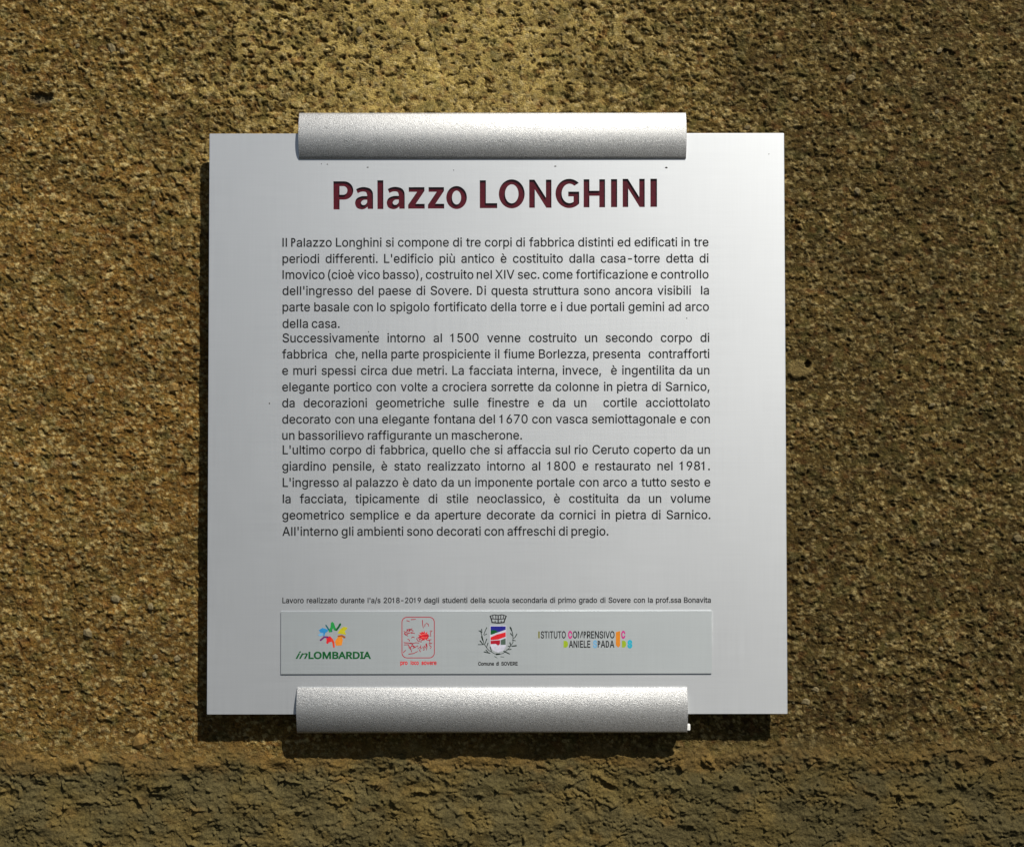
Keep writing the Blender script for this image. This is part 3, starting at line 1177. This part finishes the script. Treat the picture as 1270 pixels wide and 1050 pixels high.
# ---- the two rails that clamp the panel
def rail(x0, x1, yt, yb, back_t, back_b, label):
    """extruded profile: shallow convex front, web running back to the wall"""
    X0 = PX(x0, (yt + yb) / 2)[0]
    X1 = PX(x1, (yt + yb) / 2)[0]
    zt = PX(635, yt)[1]
    zb = PX(635, yb)[1]
    n = 22
    sag = 6.4 * S
    rim = 1.3 * S
    half = (zt - zb) / 2
    Rr = (half * half + sag * sag) / (2 * sag)
    A = math.asin(half / Rr)
    prof = []
    for k in range(n + 1):
        a = A - 2 * A * k / n
        prof.append((-(rim + Rr * math.cos(a) - Rr * math.cos(A)) - 0.0, (zt + zb) / 2 + Rr * math.sin(a)))
    prof += [(-0.0001, zb), (-0.0001, zt)]
    bm = bmesh.new()
    xs = [X0, X0 + .0003, X1 - .0003, X1]
    ins = [.00025, 0, 0, .00025]
    rows = []
    for xx, i_ in zip(xs, ins):
        row = []
        for (y, z) in prof:
            zc = (zt + zb) / 2
            row.append(bm.verts.new((xx, min(y + i_, -0.00005) if y < -.0002 else y, z - i_ * (1 if z > zc else -1))))
        rows.append(row)
    m_ = len(prof)
    for r in range(3):
        for k in range(m_):
            bm.faces.new((rows[r][k], rows[r][(k + 1) % m_], rows[r + 1][(k + 1) % m_], rows[r + 1][k]))
    bm.faces.new(rows[0])
    bm.faces.new(rows[-1][::-1])
    me = bm_mesh(bm, 'rail')
    r_ = link('clamp_rail', me, M_CLIP, sign)
    for p in me.polygons:
        p.use_smooth = abs(p.normal.x) < .3 and p.normal.y < -.2
    r_['label'] = label
    # web behind the panel, clear of its edge, down to the wall
    zt2 = PX(635, back_t)[1]
    zb2 = PX(635, back_b)[1]
    bm = bmesh.new()
    bmesh.ops.create_cube(bm, size=1)
    for v in bm.verts:
        v.co.x = (X0 + X1) / 2 + v.co.x * (X1 - X0 - .0012)
        v.co.y = .0062 + v.co.y * .0124 if True else 0
        v.co.z = (zt2 + zb2) / 2 + v.co.z * (zt2 - zb2)
    bmesh.ops.bevel(bm, geom=bm.edges[:], offset=.0003, segments=1, affect='EDGES')
    w_ = link('rail_web', bm_mesh(bm, 'web'), M_CLIP, r_)
    # screws from the web to the wall
    for k in (.12, .88):
        bm = bmesh.new()
        bmesh.ops.create_cone(bm, segments=16, radius1=.0035, radius2=.0035, depth=.012, cap_ends=True)
        bmesh.ops.rotate(bm, verts=bm.verts, matrix=__import__('mathutils').Matrix.Rotation(math.pi / 2, 3, 'X'))
        bmesh.ops.translate(bm, verts=bm.verts, vec=(X0 + (X1 - X0) * k, .018, (zt2 + zb2) / 2))
        link('wall_spacer', bm_mesh(bm, 'spacer'), M_CLIP, r_)
    return r_


top = rail(371.5, 851.0, 140.3, 197.0, 142.0, 164.0, 'upper aluminium rail overlapping the top edge of the panel')
bot = rail(368.3, 851.8, 852.0, 908.0, 888.0, 906.5, 'lower aluminium rail overlapping the bottom edge of the panel')
x_, z_ = PX(853.2, 901.3)
bm = bmesh.new()
bmesh.ops.create_cube(bm, size=1)
for v in bm.verts:
    v.co = Vector((x_ + v.co.x * .0032, -.0004 + v.co.y * .003, z_ + v.co.z * 8.2 * S))
bmesh.ops.bevel(bm, geom=bm.edges[:], offset=.0006, segments=2, affect='EDGES')
link('end_plug', bm_mesh(bm, 'plug'), M_WHITE, bot)

# ---- specks stuck to the panel
for (u, v, r, k) in ((406.4, 203.6, 1.6, .5), (456.2, 207.4, 1.9, .45), (689.2, 206.3, 2.2, .5), (826.8, 208.2, 2.6, .5), (954, 191.5, 1.1, .6),
                     (334.3, 499.8, 1.2, 1), (457.3, 411.2, 1.2, 1), (852, 394.8, 1.0, 1), (399, 203, .8, 1), (563, 211, .8, 1)):
    bm = bmesh.new()
    bmesh.ops.create_icosphere(bm, subdivisions=1, radius=1)
    x_, z_ = PX(u, v)
    for w in bm.verts:
        q = w.co * random.uniform(.8, 1.15)
        w.co = Vector((x_ + q.x * r * S * .8, q.y * .0003, z_ + q.z * r * S * k * .8))
    link('dirt_speck', bm_mesh(bm, 'speck'), M_DIRT, sign)
